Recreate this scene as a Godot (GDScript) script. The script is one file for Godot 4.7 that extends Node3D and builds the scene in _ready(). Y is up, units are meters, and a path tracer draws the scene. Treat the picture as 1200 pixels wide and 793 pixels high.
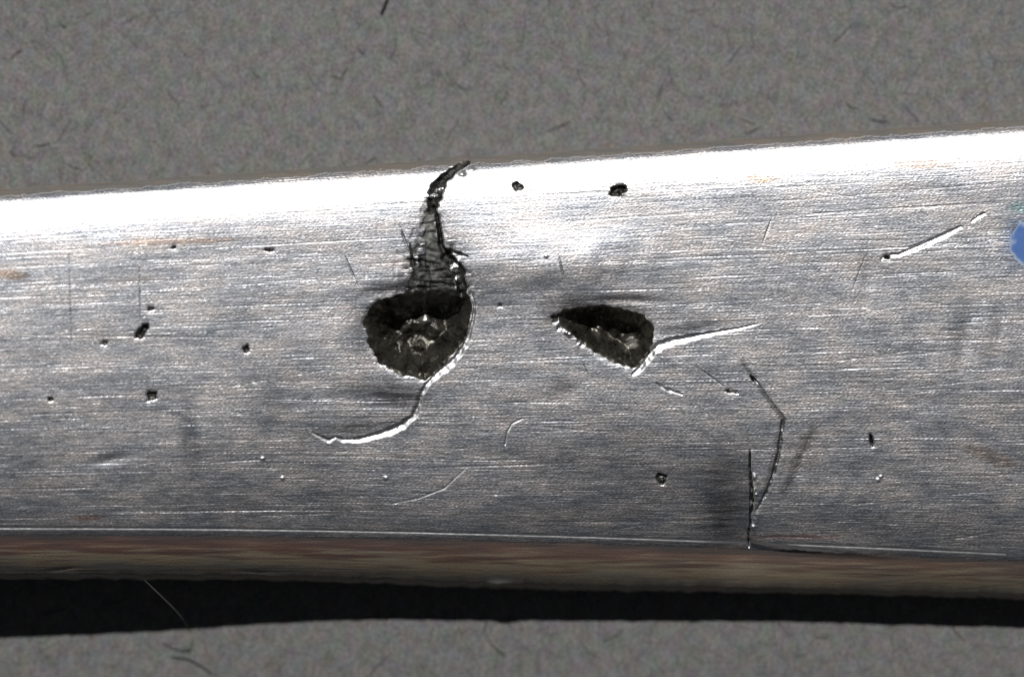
extends Node3D
# A worn silver bar lying on grey mottled paper in hard sunlight, seen straight from above.
# Lengths below are written in "grains": one grain is 0.05 mm.
const S := 5e-5
const CX := 600.0
const CY := 396.5
const FACE := 100.0        # height of the bar's face above the paper, in grains
const LENS := 5000.0       # distance of the lens from that face, in grains
const X0 := -20
const X1 := 1220
const RM := 540            # rows of the face, from the upper to the lower edge

enum { BODY, UPPER, BEVEL, UNDER, SPOT, FIRST }

var rng := RandomNumberGenerator.new()
var XS := PackedFloat32Array()
var YT := PackedFloat32Array()
var YB := PackedFloat32Array()
var LE := PackedFloat32Array()
var HB := PackedFloat32Array()
var NC := 0
var NR := 0
var IN0 := 0               # column of X0
var F := PackedFloat32Array()      # relief added to the bar's own form
var ID := PackedByteArray()
var COL := PackedColorArray()
var wob := FastNoiseLite.new()
var rou := FastNoiseLite.new()
var smo := FastNoiseLite.new()
var parts := []            # [id, name, label, material]


func _ready() -> void:
	rng.seed = 7
	# ---- camera
	var cam := Camera3D.new()
	cam.name = "camera"
	cam.near = 0.01
	cam.far = 5.0
	add_child(cam)
	cam.transform = Transform3D(Basis(Vector3.RIGHT, -PI / 2), Vector3(0, (FACE + LENS) * S, 0))
	cam.fov = rad_to_deg(2.0 * atan(CY / LENS))
	var ca := CameraAttributesPhysical.new()
	ca.frustum_focal_length = 24.0 / (2.0 * CY / LENS)
	ca.frustum_focus_distance = (LENS + 12.0) * S
	ca.frustum_near = 0.01
	ca.frustum_far = 5.0
	ca.exposure_aperture = 11.0
	cam.attributes = ca
	cam.current = true
	# ---- sky, sun, exposure
	var sm := ProceduralSkyMaterial.new()
	sm.sky_top_color = Color(0.55, 0.57, 0.595)
	sm.sky_horizon_color = Color(0.66, 0.675, 0.69)
	sm.ground_bottom_color = Color(0.16, 0.15, 0.14)
	sm.ground_horizon_color = Color(0.35, 0.34, 0.33)
	var sky := Sky.new()
	sky.sky_material = sm
	var env := Environment.new()
	env.background_mode = Environment.BG_SKY
	env.sky = sky
	env.background_energy_multiplier = 0.10
	env.tonemap_mode = Environment.TONE_MAPPER_LINEAR
	env.tonemap_exposure = 1.0
	env.sdfgi_enabled = true
	env.ssao_enabled = true
	env.ssil_enabled = true
	var we := WorldEnvironment.new()
	we.name = "world"
	we.environment = env
	add_child(we)
	var sun := DirectionalLight3D.new()
	sun.name = "sun"
	sun.light_energy = 1.35
	sun.light_color = Color(1.0, 0.992, 0.98)
	sun.light_angular_distance = 0.9
	sun.shadow_enabled = true
	add_child(sun)
	var z := deg_to_rad(40.0)
	var a := deg_to_rad(9.0)
	var to_sun := Vector3(-sin(z) * sin(a), cos(z), -sin(z) * cos(a))
	sun.transform = Transform3D(Basis.looking_at(-to_sun, Vector3.UP), Vector3.ZERO)
	# ---- things
	make_ground()
	make_bar()
	make_hairs()


# ------------------------------------------------------------------ helpers
func pt(x: float, y: float, h: float) -> Vector3:
	return Vector3((x - CX) * S, h * S, (y - CY) * S)


func curve(x: float, k: Array) -> float:
	if x <= k[0]:
		return k[1] + (k[3] - k[1]) / (k[2] - k[0]) * (x - k[0])
	for i in range(2, k.size(), 2):
		if x <= k[i]:
			var t: float = (x - k[i - 2]) / (k[i] - k[i - 2])
			return lerpf(k[i - 1], k[i + 1], t)
	var n := k.size()
	return k[n - 1] + (k[n - 1] - k[n - 3]) / (k[n - 2] - k[n - 4]) * (x - k[n - 2])


func soft(x: float, k: Array) -> float:      # the curve without its corners
	var s := 0.0
	for i in 9:
		s += curve(x + (i - 4) * 22.0, k)
	return s / 9.0


func noise_of(seed_: int, freq: float, octaves := 3) -> FastNoiseLite:
	var n := FastNoiseLite.new()
	n.noise_type = FastNoiseLite.TYPE_SIMPLEX_SMOOTH
	n.seed = seed_
	n.frequency = freq
	n.fractal_type = FastNoiseLite.FRACTAL_FBM if octaves > 1 else FastNoiseLite.FRACTAL_NONE
	n.fractal_octaves = octaves
	return n


func grain_bytes(seed_: int, w: int, h: int, freq: float, octaves: int, w2: int, h2: int) -> PackedByteArray:
	var im := noise_of(seed_, freq, octaves).get_image(w, h, false, false, true)
	im.convert(Image.FORMAT_L8)
	if w != w2 or h != h2:
		im.resize(w2, h2, Image.INTERPOLATE_CUBIC)
	return im.get_data()


func put(called: String, mesh: Mesh, mat: Material, parent: Node) -> MeshInstance3D:
	var o := MeshInstance3D.new()
	o.name = called
	o.mesh = mesh
	o.material_override = mat
	parent.add_child(o, true)
	return o


func tag(o: Node, label: String, category := "", kind := "", group := "") -> void:
	if label:
		o.set_meta("label", label)
	if category:
		o.set_meta("category", category)
	if kind:
		o.set_meta("kind", kind)
	if group:
		o.set_meta("group", group)


func add_fibre(st: SurfaceTool, p: PackedVector3Array, r: float, sides := 4) -> void:
	var rings := []
	for i in p.size():
		var d := (p[mini(i + 1, p.size() - 1)] - p[maxi(i - 1, 0)]).normalized()
		var side := d.cross(Vector3.UP).normalized()
		var up := side.cross(d).normalized()
		var t := float(i) / (p.size() - 1)
		var rr := r * (0.35 + 0.65 * sqrt(maxf(0.0, 1.0 - pow(2.0 * t - 1.0, 4.0))))
		var ring := PackedVector3Array()
		for k in sides:
			var an := TAU * k / sides
			ring.append(p[i] + (side * cos(an) + up * sin(an)) * rr)
		rings.append(ring)
	for i in p.size() - 1:
		for k in sides:
			var k2 := (k + 1) % sides
			var q := [rings[i][k], rings[i][k2], rings[i + 1][k2], rings[i + 1][k]]
			var n0: Vector3 = (rings[i][k] - p[i]).normalized()
			var n1: Vector3 = (rings[i][k2] - p[i]).normalized()
			for e in [[0, n0], [1, n1], [2, n1], [0, n0], [2, n1], [3, n0]]:
				st.set_normal(e[1])
				st.add_vertex(q[e[0]])


# ------------------------------------------------------------------ the paper
func sheet(y: float) -> float:       # curved down towards the viewer's side, a droop added to dim that strip
	var droop := clampf(y - 640.0, 0.0, 700.0)
	return -0.20 * droop * droop / (droop + 40.0)


func make_ground() -> void:
	var W := 2048
	var c1 := grain_bytes(11, 2048, 2048, 0.030, 3, W, W)
	var c2 := grain_bytes(12, 2048, 2048, 0.21, 2, W, W)
	var cr := grain_bytes(13, 1024, 1024, 0.05, 3, W, W)
	var cb := grain_bytes(14, 1024, 1024, 0.05, 3, W, W)
	var cf := grain_bytes(15, 1024, 512, 0.13, 2, W, W)
	var c3 := grain_bytes(16, 2048, 2048, 0.42, 1, W, W)
	var hair := Image.create_empty(W, W, false, Image.FORMAT_L8)
	hair.fill(Color(0.5, 0.5, 0.5))
	var hd := hair.get_data()
	var rg := RandomNumberGenerator.new()
	rg.seed = 21
	for n in 5200:                              # fibres pressed flat into the sheet
		var x := rg.randf() * W
		var y := rg.randf() * W
		var an := rg.randf() * PI if rg.randf() < 0.45 else PI * 0.5 + rg.randfn() * 0.35
		var turn := rg.randfn() * 0.022
		var ln := rg.randi_range(16, 90)
		var dark := rg.randf_range(6.0, 30.0) * (1.0 if rg.randf() < 0.72 else -0.5)
		for s in ln:
			x += cos(an)
			y += sin(an)
			an += turn + rg.randfn() * 0.03
			var edge := minf(1.0, minf(s, ln - s) / 6.0)
			var q := posmod(int(y), W) * W + posmod(int(x), W)
			hd[q] = clampi(int(hd[q] - dark * edge), 0, 255)
			var q2 := posmod(int(y), W) * W + posmod(int(x) + 1, W)
			hd[q2] = clampi(int(hd[q2] - dark * edge * 0.6), 0, 255)
	var out := PackedByteArray()
	out.resize(W * W * 3)
	var hgt := PackedByteArray()
	hgt.resize(W * W)
	for i in W * W:
		var l := 1.0 + (c1[i] - 128) * 0.0007 + (c3[i] - 128) * 0.0034 + (c2[i] - 128) * 0.0026 + (cf[i] - 128) * 0.0004 + (hd[i] - 128) * 0.0065
		var r := (cr[i] - 128) * 0.0004
		var b := (cb[i] - 128) * 0.0004
		out[3 * i] = clampi(int(255.0 * 0.432 * (l + r)), 0, 255)
		out[3 * i + 1] = clampi(int(255.0 * 0.430 * (l - r * 0.4 - b * 0.4)), 0, 255)
		out[3 * i + 2] = clampi(int(255.0 * 0.429 * (l + b)), 0, 255)
		hgt[i] = clampi(int(128 + (c2[i] - 128) * 0.35 + (c1[i] - 128) * 0.5 + (hd[i] - 128) * 0.9), 0, 255)
	var m := StandardMaterial3D.new()
	m.resource_name = "grey paper"
	m.albedo_texture = ImageTexture.create_from_image(Image.create_from_data(W, W, false, Image.FORMAT_RGB8, out))
	m.roughness = 0.95
	m.metallic_specular = 0.2
	var him := Image.create_from_data(W, W, false, Image.FORMAT_L8, hgt)
	him.convert(Image.FORMAT_RGB8)
	him.bump_map_to_normal_map(3.0)
	m.normal_enabled = true
	m.normal_texture = ImageTexture.create_from_image(him)
	m.normal_scale = 0.3
	# a gently uneven sheet
	var st := SurfaceTool.new()
	st.begin(Mesh.PRIMITIVE_TRIANGLES)
	var un := noise_of(5, 0.004, 2)
	var nx := 120
	var nz := 100
	var w := 6000.0
	var d := 5000.0
	for j in nz + 1:
		for i in nx + 1:
			var x := CX + w * (float(i) / nx - 0.5)
			var y := CY + d * (float(j) / nz - 0.5)
			st.set_uv(Vector2(x, y) / 1500.0)
			st.add_vertex(pt(x, y, un.get_noise_2d(x, y) * 1.2 - 1.2 + sheet(y)))
	for j in nz:
		for i in nx:
			var q := j * (nx + 1) + i
			for k in [q, q + 1, q + nx + 2, q, q + nx + 2, q + nx + 1]:
				st.add_index(k)
	st.generate_normals()
	st.generate_tangents()
	var g := put("ground", st.commit(), m, self)
	tag(g, "grey mottled paper sheet with short dark fibres under the silver bar", "", "structure")
	# loose fibres standing slightly off the sheet
	var fm := StandardMaterial3D.new()
	fm.resource_name = "paper fibre"
	fm.albedo_color = Color(0.345, 0.34, 0.335)
	fm.roughness = 0.9
	var ft := SurfaceTool.new()
	ft.begin(Mesh.PRIMITIVE_TRIANGLES)
	for n in 700:
		var x := rg.randf_range(-500, 1700)
		var y := rg.randf_range(-300, 1100)
		var an := rg.randf() * PI if rg.randf() < 0.5 else PI * 0.5 + rg.randfn() * 0.4
		var turn := rg.randfn() * 0.12
		var step := rg.randf_range(2.5, 6.0)
		var p := PackedVector3Array()
		for s in 7:
			p.append(pt(x, y, sheet(y) - 0.2 + sin(PI * s / 6.0) * 0.5))
			x += cos(an) * step
			y += sin(an) * step
			an += turn
		add_fibre(ft, p, rg.randf_range(0.3, 0.65) * S, 3)
	var fo := put("fibres", ft.commit(), fm, g)
	tag(fo, "", "", "stuff")


# ------------------------------------------------------------------ the bar
func make_bar() -> void:
	wob = noise_of(31, 0.011, 2)
	rou = noise_of(32, 0.11, 3)
	smo = noise_of(33, 0.11, 1)
	var x := -760.0
	while x < X0 - 1:
		XS.append(x)
		x += 20.0
	IN0 = XS.size()
	for i in range(X0, X1 + 1):
		XS.append(i)
	x = X1 + 20.0
	while x <= 1900.0:
		XS.append(x)
		x += 20.0
	NC = XS.size()
	for i in NC:
		var q := XS[i]
		YT.append(221.5 - 0.0700 * q)
		YB.append(soft(q, [0, 681, 200, 681.5, 400, 685, 480, 690, 600, 695, 800, 698, 1000, 701, 1200, 707]))
		LE.append(soft(q, [0, 617.5, 200, 618.5, 400, 621.7, 650, 628, 890, 636.7, 1000, 641, 1200, 650.7]))
		HB.append(maxf(22.0, soft(q, [0, 66, 200, 54, 400, 37, 600, 26, 900, 23, 1200, 22.5, 1600, 22])))
	NR = RM + 1
	F.resize(NC * NR)
	ID.resize(NC * NR)
	COL.resize(NC * NR)
	COL.fill(Color(1, 1, 1))
	set_zones()
	var mats := make_materials()
	carve(mats)
	commit_bar(mats)


func row_y(i: int, r: int) -> float:
	return YT[i] + (YB[i] - YT[i]) * r / RM


func set_zones() -> void:
	for i in NC:
		for r in NR:
			var y := row_y(i, r)
			var n := rou.get_noise_2d(XS[i] * 0.25, y)
			var id := BODY
			if y - YT[i] < 9.0 + n * 3.0:
				id = UPPER
			elif y > LE[i] + 8.0 + n * 2.0:
				id = BEVEL
			ID[i * NR + r] = id


func tilt(d1: float, d2: float, bev: float) -> float:     # slope of the bar's cross-section in degrees; up = towards the far edge
	if d2 < 0.0:
		var t := -d2 / bev
		if t < 0.12:
			return lerpf(-12.5, -23.0, t / 0.12)
		if t < 0.86:
			return lerpf(-23.0, -44.0, (t - 0.12) / 0.74)
		return lerpf(-44.0, -74.0, (t - 0.86) / 0.14)
	if d1 < 10.0:
		return lerpf(76.0, 52.0, d1 / 10.0)
	if d1 < 17.0:
		return lerpf(52.0, 30.0, (d1 - 10.0) / 7.0)
	if d1 < 48.0:
		return lerpf(30.0, 8.0, (d1 - 17.0) / 31.0)
	if d1 < 78.0:
		return lerpf(8.0, 2.6, 1.0 - pow(1.0 - (d1 - 48.0) / 30.0, 1.6))
	var f := (d1 - 78.0) / (d1 + d2 - 78.0)
	if f < 0.45:
		return lerpf(2.5, -0.6, sqrt(f / 0.45) * 0.5 + f / 0.9)
	if f < 0.8:
		return lerpf(-0.6, -4.4, (f - 0.45) / 0.35)
	return lerpf(-4.4, -12.5, pow((f - 0.8) / 0.2, 1.4))


func metal(called: String, c: Color, rough: float) -> StandardMaterial3D:
	var m := StandardMaterial3D.new()
	m.resource_name = called
	m.albedo_color = c
	m.metallic = 1.0
	m.roughness = rough
	return m


func make_materials() -> Dictionary:
	# fine brushing, scratches and grain of the worn silver, as a normal map
	var W := 2048
	var H := 1024
	var s1 := grain_bytes(41, 150, 1024, 0.9, 1, W, H)
	var s2 := grain_bytes(42, 44, 1024, 0.45, 2, W, H)
	var s3 := grain_bytes(43, 700, 1024, 0.55, 1, W, H)
	var s4 := grain_bytes(44, 512, 512, 0.03, 3, W, H)
	var h := PackedFloat32Array()
	h.resize(W * H)
	var rg := RandomNumberGenerator.new()
	rg.seed = 77
	var t1 := PackedByteArray()
	t1.resize(W * H)
	var t2 := t1.duplicate()
	var o1 := 0
	var o2 := 0
	for y in H:                              # every brush mark begins at a place of its own
		if rg.randf() < 0.7:
			o1 = rg.randi_range(0, W - 1)
		if rg.randf() < 0.4:
			o2 = rg.randi_range(0, W - 1)
		for x in W:
			t1[y * W + x] = s1[y * W + (x + o1) % W]
			t2[y * W + x] = s2[y * W + (x + o2) % W]
	s1 = t1
	s2 = t2
	for i in W * H:
		var patch := 0.8 + 0.5 * s4[i] / 255.0
		h[i] = ((s1[i] - 128) * 0.0032 + (s2[i] - 128) * 0.0020 + (s3[i] - 128) * 0.0058) * patch
	for n in 2600:
		var x := rg.randf() * W
		var y := rg.randf() * H
		var ln := int(pow(rg.randf(), 2.2) * 560.0) + 14
		var sl := rg.randfn() * 0.012
		if rg.randf() < 0.12:
			sl = rg.randfn() * 0.12
		var bend := rg.randfn() * 0.00006
		var dep := rg.randf_range(0.25, 1.1) * (-1.0 if rg.randf() < 0.7 else 0.8)
		if n % 14 == 0:
			ln = rg.randi_range(8, 50)
			sl = rg.randfn() * 1.6
			dep *= 0.55
		for s in ln:
			x += 1.0
			y += sl
			sl += bend
			var f := y - floorf(y)
			var e := dep * minf(1.0, minf(s, ln - s) / 9.0)
			var xi := posmod(int(x), W)
			var yi := int(floorf(y))
			h[posmod(yi, H) * W + xi] += e * (1.0 - f)
			h[posmod(yi + 1, H) * W + xi] += e * f
	var nm := PackedByteArray()
	nm.resize(W * H * 3)
	var rm := PackedByteArray()
	rm.resize(W * H)
	var am := PackedByteArray()
	am.resize(W * H * 3)
	for y in H:
		var up := posmod(y - 1, H) * W
		var dn := posmod(y + 1, H) * W
		var row := y * W
		for x in W:
			var i := row + x
			var gx := (h[row + (x + 1) % W] - h[row + (x + W - 1) % W]) * 0.5
			var gy := (h[dn + x] - h[up + x]) * 0.5
			var k := 1.0 / sqrt(1.0 + gx * gx + gy * gy)
			nm[3 * i] = int(127.5 - 127.0 * gx * k)
			nm[3 * i + 1] = int(127.5 + 127.0 * gy * k)
			nm[3 * i + 2] = int(127.5 + 127.0 * k)
			rm[i] = clampi(int(128 + (s1[i] - 128) * 0.25 + (s3[i] - 128) * 0.2 + (s4[i] - 128) * 0.10), 0, 255)
			var l := 222.0 + (s2[i] - 128) * 0.10 + (s3[i] - 128) * 0.10
			var c := (s1[i] - 128) * 0.035 + (s4[i] - 128) * 0.05
			am[3 * i] = clampi(int(l + c), 0, 255)
			am[3 * i + 1] = clampi(int(l - 1.0), 0, 255)
			am[3 * i + 2] = clampi(int(l + 2.0 - c), 0, 255)
	var nt := ImageTexture.create_from_image(Image.create_from_data(W, H, false, Image.FORMAT_RGB8, nm))
	var rt := ImageTexture.create_from_image(Image.create_from_data(W, H, false, Image.FORMAT_L8, rm))
	var at := ImageTexture.create_from_image(Image.create_from_data(W, H, false, Image.FORMAT_RGB8, am))
	var out := {}
	var b := metal("worn silver", Color(1, 1, 1), 0.80)
	b.albedo_texture = at
	b.vertex_color_use_as_albedo = true
	b.roughness_texture = rt
	b.normal_enabled = true
	b.normal_texture = nt
	b.normal_scale = 0.31
	out.body = b
	var e := metal("tarnished edge", Color(1, 1, 1), 0.9)
	e.metallic = 0.35
	e.vertex_color_use_as_albedo = true
	e.albedo_texture = at
	e.roughness_texture = rt
	e.normal_enabled = true
	e.normal_texture = nt
	e.normal_scale = 0.3
	out.edge = e
	var g := metal("burnished groove", Color(0.93, 0.93, 0.94), 0.36)
	out.groove = g
	var p := StandardMaterial3D.new()
	p.resource_name = "dark corroded pit"
	p.albedo_color = Color(1, 1, 1)
	p.vertex_color_use_as_albedo = true
	p.metallic = 0.84
	p.roughness = 0.42
	out.pit = p
	var k2 := StandardMaterial3D.new()
	k2.resource_name = "sooty torn metal"
	k2.vertex_color_use_as_albedo = true
	k2.metallic = 0.3
	k2.roughness = 0.58
	out.soot = k2
	var s := StandardMaterial3D.new()
	s.resource_name = "blue paint"
	s.vertex_color_use_as_albedo = true
	s.roughness = 0.5
	out.blue = s
	return out


func new_part(called: String, label: String, mat: Material) -> int:
	parts.append([FIRST + parts.size(), called, label, mat])
	return FIRST + parts.size() - 1


func box(x0: float, y0: float, x1: float, y1: float) -> Array:      # [column, first row, last row] of every column
	var out := []
	for x in range(maxi(X0, int(x0)), mini(X1, int(x1) + 1) + 1):
		var i := IN0 + x - X0
		var k := RM / (YB[i] - YT[i])
		out.append([i, clampi(int((y0 - YT[i]) * k), 0, RM), clampi(int((y1 - YT[i]) * k) + 1, 0, RM)])
	return out


# A cut along a line. Points: x, y, width above/left, width below/right, depth.
func cut(pts: Array, id: int, rough := 0.0, side := 0, round_ := false, dark := Color(1, 1, 1), only_id := false) -> void:
	var lo := Vector2(1e9, 1e9)
	var hi := -lo
	for p in pts:
		var w: float = maxf(p[2], p[3]) + 2.0
		lo = lo.min(Vector2(p[0] - w, p[1] - w))
		hi = hi.max(Vector2(p[0] + w, p[1] + w))
	for c in box(lo.x, lo.y, hi.x, hi.y):
		var i: int = c[0]
		var x := XS[i]
		for r in range(c[1], c[2] + 1):
			var y := row_y(i, r)
			var best := 0.0
			var bu := 0.0
			var bd := 0.0
			var found := false
			for k in pts.size() - 1:
				var a = pts[k]
				var b = pts[k + 1]
				var dx: float = b[0] - a[0]
				var dy: float = b[1] - a[1]
				var l2 := dx * dx + dy * dy
				var t := clampf(((x - a[0]) * dx + (y - a[1]) * dy) / l2, 0.0, 1.0)
				var ex: float = x - a[0] - dx * t
				var ey: float = y - a[1] - dy * t
				var cr: float = dx * (y - a[1]) - dy * (x - a[0])
				var d := sqrt(ex * ex + ey * ey) * signf(cr)
				var w: float = lerpf(a[2], b[2], t) if d < 0.0 else lerpf(a[3], b[3], t)
				if rough > 0.0:
					w *= 1.0 + rough * smo.get_noise_2d(x * 0.75, y * 0.75)
				var u := absf(d) / maxf(w, 0.01)
				if u >= 1.0:
					continue
				var v: float = lerpf(a[4], b[4], t) * ((1.0 - u * u) if round_ else (0.5 + 0.5 * cos(PI * u)))
				if absf(v) > absf(best) or not found:
					best = v
					bu = u
					bd = d
					found = true
			if not found:
				continue
			var q := i * NR + r
			if rough > 0.0:
				best *= 1.0 + rough * 0.7 * smo.get_noise_2d(x * 1.1 + 70.0, y * 1.1)
			if not only_id:
				F[q] -= best
			if id >= 0 and bu < 0.93 and (side == 0 or signf(bd) == side) and ID[q] < FIRST:
				ID[q] = id
				COL[q] = dark
			elif id >= 0 and bu < 0.7 and ID[q] == id and dark.r < COL[q].r:
				COL[q] = dark
			elif dark.r < 1.0:
				COL[q] = COL[q].lerp(dark, 1.0 - bu)


func inside(poly: PackedVector2Array, p: Vector2) -> float:      # distance to the outline, positive inside
	var d := 1e9
	var n := poly.size()
	for k in n:
		d = minf(d, p.distance_to(Geometry2D.get_closest_point_to_segment(p, poly[k], poly[(k + 1) % n])))
	return d if Geometry2D.is_point_in_polygon(p, poly) else -d


func pit(poly: PackedVector2Array, depth: float, wall: float, id: int, jag: float, base: Color, rim := 0.5, lump := 4.0) -> void:
	var lo := poly[0]
	var hi := poly[0]
	for p in poly:
		lo = lo.min(p)
		hi = hi.max(p)
	for c in box(lo.x - 8, lo.y - 8, hi.x + 8, hi.y + 8):
		var i: int = c[0]
		var x := XS[i]
		for r in range(c[1], c[2] + 1):
			var y := row_y(i, r)
			var sd := inside(poly, Vector2(x, y)) + jag * (0.8 * smo.get_noise_2d(x * 0.8 + 300.0, y * 0.8) + 0.15 * smo.get_noise_2d(x * 1.8, y * 1.8 + 99.0))
			var q := i * NR + r
			if sd < 0.0:
				if sd > -5.0:
					F[q] -= rim * pow(1.0 + sd / 5.0, 2.0)
				continue
			var t := clampf(sd / wall, 0.0, 1.0)
			var k := t * t * (3.0 - 2.0 * t)
			var n := smo.get_noise_2d(x * 0.40, y * 0.40) + 0.45 * smo.get_noise_2d(x * 0.2 + 400.0, y * 0.25) + 0.24 * rou.get_noise_2d(x * 0.9 + 40.0, y * 1.2)
			F[q] += -depth * k + lump * n * t - rim
			if sd > 0.9:
				ID[q] = id
				var v := maxf(0.15, 0.95 + 0.6 * smo.get_noise_2d(x * 0.4 + 90.0, y * 0.4 + 30.0) + 0.8 * rou.get_noise_2d(x * 1.9, y * 1.9))
				COL[q] = Color(base.r * v, base.g * v, base.b * v)


func blob(cx: float, cy: float, rx: float, ry: float, turn: float, n := 9, jag := 0.3) -> PackedVector2Array:
	var out := PackedVector2Array()
	for k in n:
		var an := TAU * k / n
		var f := 1.0 + rng.randf_range(-jag, jag)
		out.append(Vector2(cx, cy) + Vector2(cos(an) * rx * f, sin(an) * ry * f).rotated(turn))
	return out


func dent(cx: float, cy: float, rx: float, ry: float, turn: float, depth: float) -> void:     # a soft hollow (or rise) in the face
	var m := maxf(rx, ry) * 2.2
	for c in box(cx - m, cy - m, cx + m, cy + m):
		var i: int = c[0]
		for r in range(c[1], c[2] + 1):
			var p := (Vector2(XS[i], row_y(i, r)) - Vector2(cx, cy)).rotated(-turn)
			var e := p.x * p.x / (rx * rx) + p.y * p.y / (ry * ry)
			if e < 5.0:
				F[i * NR + r] -= depth * exp(-e) * (1.0 + 0.4 * wob.get_noise_2d(XS[i], row_y(i, r)))


func stain_or_glint(cx: float, cy: float, rx: float, ry: float, turn: float, c: Color) -> void:
	var m := maxf(rx, ry) * 1.6
	for k in box(cx - m, cy - m, cx + m, cy + m):
		var i: int = k[0]
		for r in range(k[1], k[2] + 1):
			var p := (Vector2(XS[i], row_y(i, r)) - Vector2(cx, cy)).rotated(-turn)
			var e := p.x * p.x / (rx * rx) + p.y * p.y / (ry * ry) + 0.9 * rou.get_noise_2d(XS[i] * 0.4, row_y(i, r) * 2.0)
			if e < 1.0:
				COL[i * NR + r] = COL[i * NR + r].lerp(c, clampf(1.2 * (1.0 - e), 0.0, 0.65))


func smudge_or_shade(cx: float, cy: float, rx: float, ry: float, turn: float, strength: float) -> void:      # grey put into the colour: smears, and shade the relief does not give
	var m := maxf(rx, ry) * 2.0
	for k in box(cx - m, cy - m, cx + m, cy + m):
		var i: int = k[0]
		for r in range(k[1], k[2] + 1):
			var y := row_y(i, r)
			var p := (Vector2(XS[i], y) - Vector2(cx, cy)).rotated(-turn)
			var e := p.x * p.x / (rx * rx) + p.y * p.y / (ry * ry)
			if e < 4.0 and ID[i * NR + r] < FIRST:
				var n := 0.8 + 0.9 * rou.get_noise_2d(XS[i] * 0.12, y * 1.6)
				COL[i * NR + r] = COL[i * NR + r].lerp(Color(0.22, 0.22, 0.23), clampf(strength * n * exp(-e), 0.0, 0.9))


func pit_floor() -> void:       # low lumps on the pit floors, their highlights painted in as paler colour
	for s in [[497, 372, 10, 12, 0.3, -5.0, 0.5], [477, 381, 8, 4, -0.5, -4.0, 0.3], [468, 402, 4, 5, 0, -4.0, 0.25], [506, 421, 4, 4, 0, -4.0, 0.25], [742, 402, 10, 10, 0.3, -4.0, 0.75], [703, 384, 5, 3, 0.4, -4.0, 0.25]]:
		dent(s[0], s[1], s[2], s[3], s[4], s[5] * 0.4)
		stain_or_glint(s[0], s[1], s[2] * 0.8, s[3] * 0.8, s[4], Color(s[6], s[6] * 0.98, s[6] * 0.92))


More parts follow.
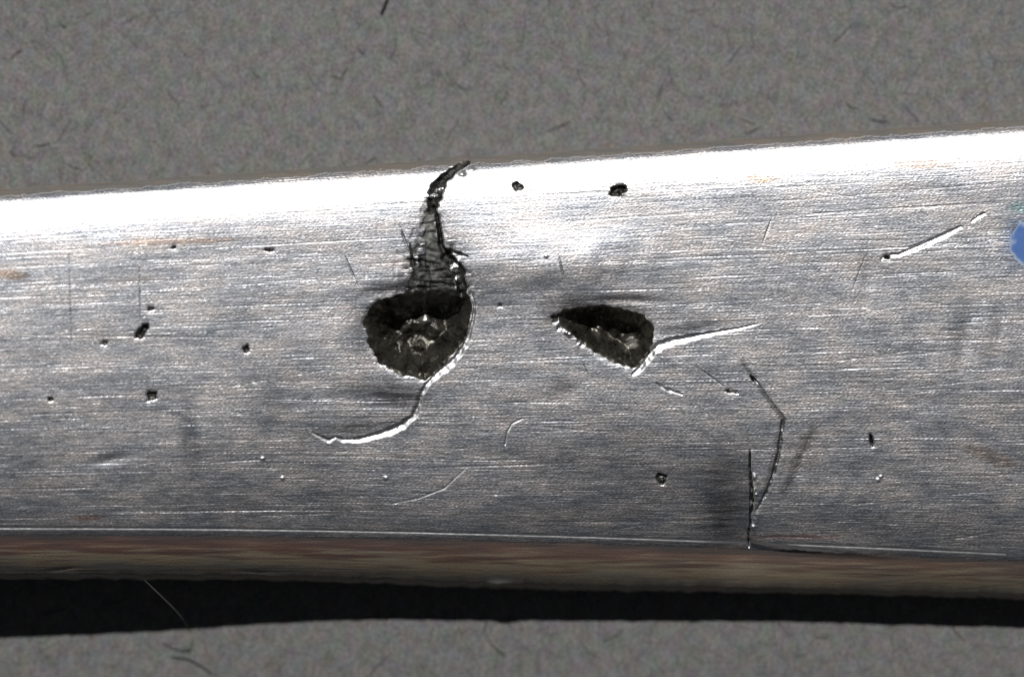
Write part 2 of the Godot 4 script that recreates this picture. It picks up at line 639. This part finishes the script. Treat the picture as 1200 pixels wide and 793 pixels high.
func carve(mats: Dictionary) -> void:
	var oxide := Color(0.078, 0.075, 0.063)
	# the two big pits
	var big := new_part("pit", "larger dark heart-shaped pit with a bright lower right rim", mats.pit)
	pit(PackedVector2Array([Vector2(425.8, 379.7), Vector2(429, 366), Vector2(443, 350.5), Vector2(462.7, 345), Vector2(487.6, 338), Vector2(515, 337), Vector2(540, 339.4), Vector2(551.5, 345), Vector2(555.6, 356), Vector2(553, 375.5), Vector2(546, 400.5), Vector2(529, 420), Vector2(512.6, 436.5), Vector2(498.8, 449), Vector2(490, 445), Vector2(465.5, 439), Vector2(443, 425.5), Vector2(430.8, 403)]), 40.0, 32.0, big, 2.2, oxide, 0.35, 6.5)
	var sec := new_part("pit", "smaller dark wedge-shaped pit with a bright tail to the right", mats.pit)
	pit(PackedVector2Array([Vector2(648.8, 371.5), Vector2(659, 362), Vector2(680.5, 358), Vector2(704.8, 356), Vector2(735, 361), Vector2(756, 368.5), Vector2(768, 382), Vector2(767, 402), Vector2(762, 414), Vector2(747, 432), Vector2(741, 433.5), Vector2(720, 426), Vector2(695.7, 414), Vector2(674.5, 397), Vector2(659, 385)]), 30.0, 27.0, sec, 1.8, oxide, 0.35, 5.0)
	pit_floor()
	for k in 16:                     # crumbled edge at the left of the smaller pit
		var t := rng.randf()
		dent(lerpf(648, 684, t) + rng.randf_range(-5, 3), lerpf(368, 408, t) + rng.randf_range(-5, 5), rng.randf_range(1.5, 3.2), rng.randf_range(1.4, 2.6), rng.randf() * 3.0, rng.randf_range(-2.2, 2.6))
	# the cut that runs from the large pit over the upper edge
	var crack := new_part("groove", "dark ragged groove from the larger pit up to the upper edge", mats.soot)
	var grey := Color(0.10, 0.10, 0.095)
	cut([[505, 236, 10, 10, 0.6], [504, 255, 15, 14, 0.8], [504, 275, 18, 17, 0.8], [505, 292, 27, 32, 0.8], [509, 318, 40, 46, 0.8], [512, 346, 46, 48, 0.8]], -1, 0.3, 0, true, Color(0.10, 0.10, 0.097))
	cut([[507, 236, 6, 6, 0.6], [505, 255, 5, 8, 1.0], [505, 275, 6, 10, 1.2], [507, 288, 9, 12, 1.2], [509, 306, 22, 25, 1.4], [511, 322, 27, 31, 1.5], [513, 342, 30, 36, 1.6]], crack, 0.6, 0, true, Color(0.13, 0.13, 0.125))
	var black := Color(0.035, 0.035, 0.033)
	cut([[549, 191, 2, 3, 2], [534, 198, 5, 5, 6], [520, 208, 7, 6, 8], [511, 222, 9, 8, 9], [507, 238, 8, 7, 7], [505, 248, 5, 5, 4]], crack, 0.3, 0, true, black)
	cut([[508, 242, 2, 2, 4], [512, 254, 2.6, 2.6, 7], [515, 270, 2.6, 2.6, 8], [517, 288, 3.4, 3.4, 9], [523, 302, 8, 7, 8], [538, 318, 8, 8, 6], [541, 340, 7, 7, 5]], crack, 0.3, 0, true, black)
	for l in [[478, 303, 514, 309, 2.8], [484, 328, 545, 335, 2.6], [492, 318, 522, 316, 1.8], [495, 262, 512, 258, 1.4], [476, 337, 520, 335, 4.0], [481, 286, 486, 322, 1.8], [520, 290, 548, 300, 1.8], [498, 300, 506, 334, 2.0]]:
		cut([[l[0], l[1], 1, 1.4, 0.6], [(l[0] + l[2]) * 0.5, (l[1] + l[3]) * 0.5 + 0.8, l[4], l[4] * 1.3, 1.5], [l[2], l[3], 1.4, 1.6, 0.8]], crack, 0.6, 0, true, black)
	for l in [[486, 300, 498, 299], [504, 326, 528, 325], [496, 273, 508, 271], [515, 334, 545, 337]]:
		cut([[l[0], l[1], 0.6, 1.4, 0.4], [l[2], l[3], 0.8, 1.8, 1.2]], -1, 0.3)
	for c in box(460, 180, 570, 350):
		for r in range(c[1], c[2] + 1):
			var q := int(c[0]) * NR + r
			if ID[q] == crack:
				var y := row_y(c[0], r)
				var x := XS[c[0]]
				var n := clampf(0.75 + 0.9 * rou.get_noise_2d(x * 0.5, y * 1.6) + 0.7 * smo.get_noise_2d(x * 0.5 + 50.0, y * 0.5), 0.15, 1.5) * lerpf(1.0, 0.5, smoothstep(280.0, 300.0, y))
				COL[q] = Color(COL[q].r * n, COL[q].g * n, COL[q].b * n)
	var bead := 0
	for b in [[532, 313, 4.4, 6.0, 0.3, -5.0], [508, 229.5, 6.0, 2.6, -0.1, -4.0], [514, 222, 5.0, 2.0, -0.5, -3.5], [541, 203, 4.5, 3.5, 0.2, -3.0], [552, 198, 4.5, 2.6, 0.0, -2.0], [536, 326, 2.5, 3.0, 0.0, -3.0]]:
		bead = new_part("bead", "", mats.groove)
		dent(b[0], b[1], b[2], b[3], b[4], b[5])
		for c in box(b[0] - 8, b[1] - 8, b[0] + 8, b[1] + 8):
			for r in range(c[1], c[2] + 1):
				var p := (Vector2(XS[c[0]], row_y(c[0], r)) - Vector2(b[0], b[1])).rotated(-b[4])
				if pow(p.x / b[2], 2.0) + pow(p.y / b[3], 2.0) + 0.5 * smo.get_noise_2d(p.x * 3.0 + b[0], p.y * 3.0) < 0.75:
					ID[c[0] * NR + r] = bead
					COL[c[0] * NR + r] = Color(1, 1, 1)
	# turned-up bright lips of the pits
	var lip := new_part("lip", "bright curved lip hooking below the larger pit", mats.groove)
	cut([[366, 507, 1.5, 1.23, 0.42], [376, 512, 2.5, 2.46, 0.96], [385, 516, 2.5, 3.28, 1.22], [393, 512, 2, 2.46, 0.68], [402, 515, 2, 3.28, 1.22], [420, 514.5, 2.5, 4.92, 1.75], [438, 510, 3, 5.74, 2.01], [453, 505, 4, 7.38, 2.54], [470, 498, 4, 6.56, 2.28], [484, 488, 4, 4.92, 1.75], [491, 474, 6, 3.28, 1.22], [494, 462, 6, 2.87, 1.09], [500, 450, 4, 4.1, 1.49], [512, 437, 3, 6.56, 2.28], [522, 429, 3, 7.79, 2.68], [533, 419, 3, 6.56, 2.28], [544, 404, 3, 5.74, 2.01], [550, 390, 2.5, 4.51, 1.62], [554, 374, 2, 3.28, 1.22], [556.5, 356, 2, 1.97, 0.8], [552, 342, 1.5, 1.23, 0.51]], lip, 0.3, 1)
	var lip2 := new_part("lip", "bright tapering lip trailing right from the smaller pit", mats.groove)
	cut([[742, 438, 2, 3.28, 1.33], [750, 431, 3, 6.56, 2.48], [757, 421, 3, 6.56, 2.48], [764, 411, 3, 7.38, 2.77], [773, 403.5, 4, 8.2, 3.06], [788, 398.5, 5, 7.38, 2.77], [806, 396, 4, 6.15, 2.34], [824, 392.5, 3.6, 4.1, 1.61], [845, 388.5, 2.6, 2.62, 1.1], [868, 384.5, 1.6, 1.97, 0.85], [892, 378.5, 1, 1.2, 0.42]], lip2, 0.3, 1)
	cut([[770, 449, 1, 2.4, 1.2], [779, 455, 1.4, 3, 1.6], [800, 462, 1, 2, 0.8]], lip2, 0.5, 1)
	# cuts and scratches
	var sc := new_part("scratch", "bright slanting scratch near the right end", mats.groove)
	cut([[1035, 303, 2, 1.5, 2.0], [1047, 298.5, 2.4, 2, 2.0], [1054, 298, 1, 4, 1.6], [1075, 289, 2.6, 5.6, 2.8], [1105, 276, 2.6, 5.0, 2.6], [1128, 265, 1.5, 2.5, 1.4]], sc, 0.25, 1)
	cut([[1141, 258, 1, 2.5, 1.2], [1150, 252, 1.5, 4, 1.8], [1156, 249, 1, 2, 0.8]], sc, 0.3, 1)
	var dk := new_part("scratch", "dark bent scratch beside the step at the lower right", mats.body)
	var step_dark := Color(0.05, 0.05, 0.047)  # near-black colour along the cut of the step
	cut([[870, 424, 5, 5, 0.0], [884, 443, 4, 4, 0.3], [888, 451, 3, 3, 0.0]], -1, 0.2, 0, true, Color(0.5, 0.5, 0.5))
	cut([[880, 440, 1, 1, 0.6], [885, 446, 2.2, 2.2, 2.4], [889, 449, 1, 1, 0.6]], dk, 0.2, 0, true, Color(0.12, 0.12, 0.115))
	cut([[887, 449, 3, 3, 0.3], [919, 492, 3.4, 3.4, 0.5], [917, 502, 2.6, 2.4, 0.9]], dk, 0.2, 0, true, Color(0.45, 0.45, 0.45))
	cut([[919, 490, 5, 6, 0.2], [912, 540, 6, 7, 0.3], [889, 597, 4, 5, 0.2]], -1, 0.4, 0, true, Color(0.45, 0.45, 0.45))
	cut([[918, 494, 3.0, 2.4, 0.6], [914, 528, 2.8, 2.0, 1.0], [911, 543, 3.0, 2.4, 1.2], [902, 572, 2.6, 2, 0.9], [889, 597, 1.6, 1.6, 0.5]], dk, 0.5, 0, true, Color(0.34, 0.34, 0.34))
	cut([[952, 506, 9, 9, 0.0], [938, 538, 8, 8, 0.25], [920, 578, 7, 7, 0.0]], -1, 0.5, 0, true, Color(0.42, 0.42, 0.42))
	var stp := new_part("step", "dark vertical step in the face at the lower right", mats.pit)
	for c in box(560, 470, 1090, 710):
		for r in range(c[1], c[2] + 1):
			var y := row_y(c[0], r)
			var x := XS[c[0]]
			var low := smoothstep(LE[c[0]] - 4.0, LE[c[0]] + 16.0, y)
			var fade := (1.0 - smoothstep(LE[c[0]] + 8.0, YB[c[0]], y)) * (1.0 - smoothstep(879.0, 881.5 + 200.0 * low, x))
			F[c[0] * NR + r] -= fade * (6.0 * smoothstep(825.0, 879.0, x) * smoothstep(520.0, 640.0, y) + 3.0 * smoothstep(600.0, 760.0, x) * smoothstep(480.0, 640.0, y))
	cut([[880, 530, 1.0, 1.0, 0.4], [880, 548, 1.3, 1.6, 2.0], [882, 566, 1.2, 1.8, 2.6], [884, 590, 1.5, 2.4, 3.0], [881, 604, 1.2, 1.8, 2.4], [880, 622, 1.7, 2.0, 3.0], [879, 638, 1.0, 1.4, 1.6]], stp, 0.9, 0, false, step_dark)
	for k in 9:
		dent(885 + rng.randf_range(-1, 6), 556 + k * 9.0 + rng.randf_range(-5, 5), rng.randf_range(1.6, 4.0), rng.randf_range(1.6, 4.5), 0.0, rng.randf_range(-1.3, -0.4))
	var line := new_part("scratch", "long thin bright scratch along the lower edge of the face", mats.groove)
	var lp := []
	var q := -18.0
	while q < 1219.0:
		var gap := 0.35 if (q > 868 and q < 890) else 1.0
		lp.append([q, soft(q, [0, 617.5, 200, 618.5, 400, 621.7, 650, 628, 890, 636.7, 1000, 641, 1200, 650.7]), 1.4, 2.4, 0.75 * gap])
		q += 60.0
	cut(lp, line, 0.15)
	var fine := new_part("scratch", "fine curved hairline scratch below the larger pit", mats.groove)
	cut([[460, 590, 0.8, 1.4, 0.4], [490, 584, 0.9, 1.5, 0.5], [521, 572, 0.9, 1.6, 0.55], [547, 547, 0.7, 1.2, 0.4]], fine, 0.3)
	var fine2 := new_part("scratch", "short hooked hairline scratch right of the bright lip", mats.groove)
	cut([[592, 521, 0.9, 1.3, 0.8], [594, 507, 1.0, 1.6, 0.8], [600, 496, 1.0, 1.8, 0.8], [613, 490, 0.8, 1.4, 0.5]], fine2, 0.2)
	for l in [[470, 549, 708, 541, 0.4], [1112, 633, 1160, 626, 0.6], [892, 630, 985, 630, 0.4], [300, 604, 400, 601, 0.35], [90, 599, 380, 597, 0.3], [1000, 246, 1180, 236, 0.4], [930, 252, 1020, 244, 0.3], [560, 612, 870, 611, 0.35], [0, 573, 150, 569, 0.3], [20, 392, 330, 396, 0.25], [240, 542, 330, 536, 0.4], [600, 497, 740, 508, 0.25], [960, 424, 1190, 404, 0.22], [620, 341, 830, 337, 0.25]]:
		cut([[l[0], l[1], 0.9, 1.5, 0.3 * l[4]], [(l[0] + l[2]) * 0.5, (l[1] + l[3]) * 0.5 + 0.6, 1.0, 1.6, l[4]], [l[2], l[3], 0.7, 1.3, 0.3 * l[4]]], -1, 0.3)
	for l in [[403, 297, 420, 336, 0.9], [468, 264, 478, 291, 1.0], [905, 256, 895, 284, 0.8], [655, 298, 662, 331, 0.9], [680, 420, 690, 440, 0.3], [818, 430, 848, 452, 0.5], [1015, 300, 1000, 340, 0.3], [83, 300, 86, 400, 0.35], [165, 315, 166, 375, 0.4]]:
		cut([[l[0], l[1], 0.8, 0.8, 0.2], [(l[0] + l[2]) * 0.5, (l[1] + l[3]) * 0.5, 1.3, 1.3, l[4]], [l[2], l[3], 0.8, 0.8, 0.2]], -1, 0.3, 0, false, Color(0.5, 0.5, 0.5))
	# small pits in the face: x, y, rx, ry, turn, depth
	var spots := [
		[168, 388, 12, 6, -0.95, 9, "slanting small pit with a bright lower right edge"], [125, 401, 6, 3.4, -0.5, 4, "tiny pit left of the slanting small pit"],
		[289, 408, 4, 6, 0.2, 5, "small pit midway between slanting pit and larger pit"], [179, 464, 7, 7, 0.3, 6, "round small pit below the slanting small pit"],
		[62, 467, 5, 3.4, 0, 3, "faint small pit near the left end"], [178, 362, 5, 3, 0, 3, "tiny pit just above the slanting small pit"],
		[205, 290, 4, 2.6, 0.2, 3, "tiny pit left below the bright band"], [316, 293, 6, 2.8, 0.1, 3.4, "flat tiny pit below the bright band"],
		[586, 358, 3.4, 3, 0, 3, "tiny pit right of the larger pit"], [606, 218, 7, 6, 0.3, 5, "small round pit in the bright band"],
		[724, 223, 11, 8, -0.2, 8, "dark small pit in the bright band"], [1023, 516, 3, 9, -0.15, 5, "narrow upright pit right of the step"],
		[858, 459, 10, 2.6, 0.12, 4, "dark dash-shaped pit below the bright tail"], [1040, 301, 5, 3, 0.1, 4, "dark pit at the left end of the slanting scratch"],
		[776, 562, 8, 7, 0.4, 4, "round shallow crater left of the step"], [650, 372, 5, 4, 0.2, 4, "crumbled hole at the left tip of the smaller pit"],
		[445, 403, 0, 0, 0, 0, ""]]
	for s in spots:
		if s[2] <= 0:
			continue
		var id := new_part("pit", s[6], mats.pit)
		pit(blob(s[0], s[1], s[2], s[3], s[4], 13, 0.26), s[5], 3.0, id, 1.0, Color(0.10, 0.097, 0.092), 0.15, 1.5)
	dent(728, 224, 3.5, 3.0, 0.0, -4.5)
	dent(608, 217, 2.4, 2.2, 0.0, -3.5)
	dent(777, 563, 3.0, 3.0, 0.0, -3.5)
	# bright specks
	for s in [[331, 560], [308, 537], [1031, 563], [1034, 559], [640, 300], [452, 560]]:
		dent(s[0], s[1], 2.0, 1.7, 0.0, -1.3)
	# soft unevenness: hollows and smears that tip the face towards or away from the sun
	dent(226, 530, 9, 42, -0.12, 1.6)
	dent(330, 500, 26, 60, 0.0, 1.2)
	dent(128, 538, 22, 6, -0.2, 0.9)
	dent(440, 468, 40, 14, 0.1, 1.6)
	dent(662, 460, 14, 12, 0.0, 1.0)
	dent(740, 352, 36, 5, 0.04, 1.3)
	dent(470, 340, 42, 8, -0.15, 1.3)
	dent(820, 386, 40, 7, -0.15, 1.0)
	dent(300, 580, 120, 26, 0.0, 1.0)
	dent(650, 310, 120, 40, -0.03, -4.4)
	dent(1130, 400, 10, 46, 0.1, 0.9)
	dent(1170, 395, 8, 30, 0.1, 0.6)
	dent(1015, 330, 10, 40, 0.1, 0.5)
	dent(585, 688, 14, 4, 0.0, -4.0)
	dent(300, 672, 22, 2, 0.05, 1.5)
	dent(70, 668, 16, 2, -0.1, 1.5)
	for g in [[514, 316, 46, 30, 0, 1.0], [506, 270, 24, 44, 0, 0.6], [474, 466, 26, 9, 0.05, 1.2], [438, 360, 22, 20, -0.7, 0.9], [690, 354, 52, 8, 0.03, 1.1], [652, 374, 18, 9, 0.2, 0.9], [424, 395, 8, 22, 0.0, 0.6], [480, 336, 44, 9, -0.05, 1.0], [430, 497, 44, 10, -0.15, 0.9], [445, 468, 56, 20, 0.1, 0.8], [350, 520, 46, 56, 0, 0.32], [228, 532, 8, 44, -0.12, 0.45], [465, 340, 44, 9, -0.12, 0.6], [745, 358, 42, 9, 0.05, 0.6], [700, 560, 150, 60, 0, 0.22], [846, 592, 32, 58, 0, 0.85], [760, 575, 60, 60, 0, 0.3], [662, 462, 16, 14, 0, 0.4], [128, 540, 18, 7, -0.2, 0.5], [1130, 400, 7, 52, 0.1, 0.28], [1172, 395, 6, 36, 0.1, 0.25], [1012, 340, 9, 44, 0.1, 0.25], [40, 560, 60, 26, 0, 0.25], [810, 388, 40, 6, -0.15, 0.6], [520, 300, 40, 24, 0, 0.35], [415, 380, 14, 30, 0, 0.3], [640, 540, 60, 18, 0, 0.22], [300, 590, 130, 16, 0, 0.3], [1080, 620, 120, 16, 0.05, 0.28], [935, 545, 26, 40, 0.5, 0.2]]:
		smudge_or_shade(g[0], g[1], g[2], g[3], g[4], g[5])  # smears, and painted shade beside the step and round the pit rims
	# stains
	var rust := Color(0.68, 0.47, 0.30)
	stain_or_glint(12, 322, 30, 6, 0.1, rust)
	stain_or_glint(1078, 191, 46, 6, 0.02, rust)
	stain_or_glint(893, 209, 24, 5, 0.0, Color(0.8, 0.58, 0.38))
	stain_or_glint(105, 606, 20, 3, 0.0, Color(0.66, 0.38, 0.28))
	stain_or_glint(200, 283, 90, 4, -0.03, Color(0.8, 0.62, 0.5))
	stain_or_glint(930, 630, 60, 3, 0.0, Color(0.7, 0.42, 0.4))
	stain_or_glint(1165, 535, 40, 10, 0.3, Color(0.72, 0.6, 0.5))
	stain_or_glint(1206, 284, 36, 40, 0.0, Color(0.42, 0.52, 0.72))
	# the blue spot at the right
	for c in box(1175, 230, X1, 320):
		var i: int = c[0]
		for r in range(c[1], c[2] + 1):
			var y := row_y(i, r)
			var e := pow((XS[i] - 1208.0) / 23.0, 2.0) + pow((y - 284.0) / 27.0, 2.0) + 0.4 * smo.get_noise_2d(XS[i] * 0.5, y * 0.5) + 0.12 * rou.get_noise_2d(XS[i], y)
			if e < 1.0:
				ID[i * NR + r] = SPOT
				var b := Color(0.055, 0.13, 0.36).lerp(Color(0.30, 0.38, 0.50), smoothstep(0.45, 1.0, e))
				COL[i * NR + r] = b
	stain_or_glint(1196, 243, 14, 9, 0.0, Color(0.55, 0.82, 0.80))


func commit_bar(mats: Dictionary) -> void:
	# heights of the whole ring of rows: face, then round below and back to the upper edge
	var ring := NR + 8
	var V := PackedVector3Array()
	V.resize(NC * ring)
	var UV := PackedVector2Array()
	UV.resize(NC * ring)
	var CL := PackedColorArray()
	CL.resize(NC * ring)
	var hs := PackedFloat32Array()
	hs.resize(NR)
	var silver := Color(0.92, 0.92, 0.93)
	var brown := Color(0.36, 0.225, 0.19)
	var olive := Color(0.50, 0.42, 0.30)
	var ash := Color(0.23, 0.22, 0.20)
	for i in NC:
		var x := XS[i]
		var h := HB[i]
		var step := (YB[i] - YT[i]) / RM
		var bev := YB[i] - LE[i]
		for k in NR:
			var r := RM - k
			var y := row_y(i, r)
			hs[r] = h
			h -= tan(deg_to_rad(tilt(y - YT[i], LE[i] - y, bev))) * step
		for r in NR:
			var y := row_y(i, r)
			var q := i * NR + r
			var w := wob.get_noise_2d(x * 0.55, y * 1.25) * 0.32 + rou.get_noise_2d(x * 0.02, y * 0.9) * 0.05
			var rim := minf(1.0, minf(r, RM - r) / 12.0)
			var ragged := rou.get_noise_2d(x * 0.3, 500.0) * 2.2 * maxf(0.0, 1.0 - (RM - r) / 16.0) + (rou.get_noise_2d(x * 0.35, 900.0) * 1.6 - 3.0 * exp(-pow((x - 540.0) / 12.0, 2.0))) * maxf(0.0, 1.0 - r / 14.0)
			V[i * ring + r] = pt(x, y + ragged, hs[r] + F[q] + w * rim)
			UV[i * ring + r] = Vector2((x + 100.0) / 1400.0, float(r) / RM)
			var c := COL[q]
			var id := ID[q]
			if id == BODY:
				var cl := 0.97 + 0.09 * wob.get_noise_2d(x * 0.5 + 800.0, y * 1.1) + 0.12 * rou.get_noise_2d(x * 0.05, y * 0.9 + 300.0)
				c = Color(c.r * silver.r * cl, c.g * silver.g * cl, c.b * silver.b * cl)
			elif id == BEVEL:
				var t := clampf((y - LE[i]) / bev, 0.0, 1.0)
				var left := clampf(x / 1200.0, 0.0, 1.0)
				var n := rou.get_noise_2d(x * 0.07, y * 1.5) * 0.35
				var m := brown.lerp(olive, smoothstep(0.38, 0.56, t + n)).lerp(ash, smoothstep(0.60, 0.74, t + n * 0.6 - left * 0.12))
				c = (m.lerp(olive, left * 0.35) * (0.70 + 0.8 * n)).lerp(Color(0.13, 0.125, 0.125), 1.0 - smoothstep(6.0, 20.0, y - LE[i] + n * 14.0))
			elif id == UPPER:
				var n := rou.get_noise_2d(x * 0.08, y * 1.5)
				c = Color(0.23, 0.22, 0.20).lerp(Color(0.28, 0.255, 0.22), clampf(0.5 + n, 0.0, 1.0))
			c.a = 1.0
			CL[i * ring + r] = c
		var lo := HB[i] - 22.0
		var top := hs[0]
		var yt := YT[i]
		var yb := YB[i]
		var under := [[yb - 2, HB[i] - 6], [yb - 9, HB[i] - 14], [yb - 34, lo + 1], [yb - 120, lo], [yt + 90, lo], [yt + 22, lo + 4], [yt + 3, lerpf(lo, top, 0.4)], [yt - 1, lerpf(lo, top, 0.8)]]
		for k in 8:
			V[i * ring + NR + k] = pt(x, under[k][0], under[k][1])
			UV[i * ring + NR + k] = Vector2((x + 100.0) / 1400.0, 0.1 * k)
			CL[i * ring + NR + k] = ash if k < 5 else olive
	# normals of the surface from its neighbours
	var N := PackedVector3Array()
	N.resize(NC * ring)
	for i in NC:
		var a := maxi(i - 1, 0) * ring
		var b := mini(i + 1, NC - 1) * ring
		for r in ring:
			var up := i * ring + (r + ring - 1) % ring
			var dn := i * ring + (r + 1) % ring
			N[i * ring + r] = (V[dn] - V[up]).cross(V[b + r] - V[a + r]).normalized()
	var tris := {}
	for i in NC - 1:
		for r in ring:
			var r2 := (r + 1) % ring
			var id: int = UNDER if r >= RM else ID[i * NR + r]
			if not tris.has(id):
				tris[id] = PackedInt32Array()
			tris[id].append_array([i * ring + r, (i + 1) * ring + r, (i + 1) * ring + r2, i * ring + r, (i + 1) * ring + r2, i * ring + r2])
	# the two ends
	for e in [0, NC - 1]:
		for r in range(1, ring - 1):
			var t := [e * ring, e * ring + r, e * ring + r + 1]
			if e > 0:
				t = [t[0], t[2], t[1]]
			tris[UNDER].append_array(t)
	var bar := Node3D.new()
	bar.name = "silver_bar"
	add_child(bar)
	tag(bar, "worn brushed silver bar with two dark pits and bright scratches lying on grey paper", "metal bar")
	var list := [[BODY, "face", "", mats.body], [UPPER, "upper_edge", "tarnished brown upper edge", mats.edge], [BEVEL, "bevel", "red-brown tarnished bevel along the lower edge", mats.edge], [UNDER, "underside", "", mats.edge], [SPOT, "paint_spot", "blurred blue paint spot at the right", mats.blue]] + parts
	var remap := PackedInt32Array()
	remap.resize(V.size())
	for p in list:
		if not tris.has(p[0]):
			print("no faces: ", p)
			continue
		remap.fill(-1)
		var src: PackedInt32Array = tris[p[0]]
		var idx := PackedInt32Array()
		idx.resize(src.size())
		var v := PackedVector3Array()
		var n := PackedVector3Array()
		var u := PackedVector2Array()
		var c := PackedColorArray()
		var tg := PackedFloat32Array()
		for k in src.size():
			var s := src[k]
			if remap[s] < 0:
				remap[s] = v.size()
				v.append(V[s])
				n.append(N[s])
				u.append(UV[s])
				c.append(CL[s])
				tg.append_array([1.0, 0.0, 0.0, 1.0])
			idx[k] = remap[s]
		var arr := []
		arr.resize(Mesh.ARRAY_MAX)
		arr[Mesh.ARRAY_VERTEX] = v
		arr[Mesh.ARRAY_NORMAL] = n
		arr[Mesh.ARRAY_TEX_UV] = u
		arr[Mesh.ARRAY_COLOR] = c
		arr[Mesh.ARRAY_TANGENT] = tg
		arr[Mesh.ARRAY_INDEX] = idx
		var mesh := ArrayMesh.new()
		mesh.add_surface_from_arrays(Mesh.PRIMITIVE_TRIANGLES, arr)
		tag(put(p[1], mesh, p[3], bar), p[2])


# ------------------------------------------------------------------ hairs
func hair(pts: Array, r: float, c: Color, called: String, label: String, category: String) -> void:
	var cv := Curve3D.new()
	for i in pts.size():
		var a: Vector3 = pts[maxi(i - 1, 0)]
		var b: Vector3 = pts[mini(i + 1, pts.size() - 1)]
		cv.add_point(pts[i], (a - b) / 6.0, (b - a) / 6.0)
	var p := PackedVector3Array()
	for k in 25:
		p.append(cv.sample_baked(cv.get_baked_length() * k / 24.0))
	var base := p[0]
	for k in 25:
		p[k] -= base
	var st := SurfaceTool.new()
	st.begin(Mesh.PRIMITIVE_TRIANGLES)
	add_fibre(st, p, r * S, 6)
	var m := StandardMaterial3D.new()
	m.resource_name = called
	m.albedo_color = c
	m.roughness = 0.6
	var o := put(called, st.commit(), m, self)
	o.position = base
	tag(o, label, category)


func make_hairs() -> void:
	hair([pt(166, 680, 78), pt(182, 697, 66), pt(197, 714, 48), pt(207, 728, 30), pt(213, 742, 4), pt(216, 752, -16)], 0.75, Color(0.33, 0.325, 0.32), "pale_hair", "pale thin hair crossing the black shadow below the silver bar", "hair")
	hair([pt(452, -14, 1), pt(447, 0, 1.5), pt(443, 9, 1)], 1.6, Color(0.06, 0.06, 0.06), "dark_fibre", "short black fibre on the paper at the top edge of the photo", "fibre")
	hair([pt(190, 778, sheet(778.0) - 0.2), pt(210, 780, sheet(780.0) + 0.2), pt(228, 790, sheet(790.0) + 0.2), pt(240, 800, sheet(800.0) - 0.2)], 1.0, Color(0.27, 0.27, 0.27), "dark_fibre_001", "dark curved fibre on the paper below the shadow at the lower left", "fibre")
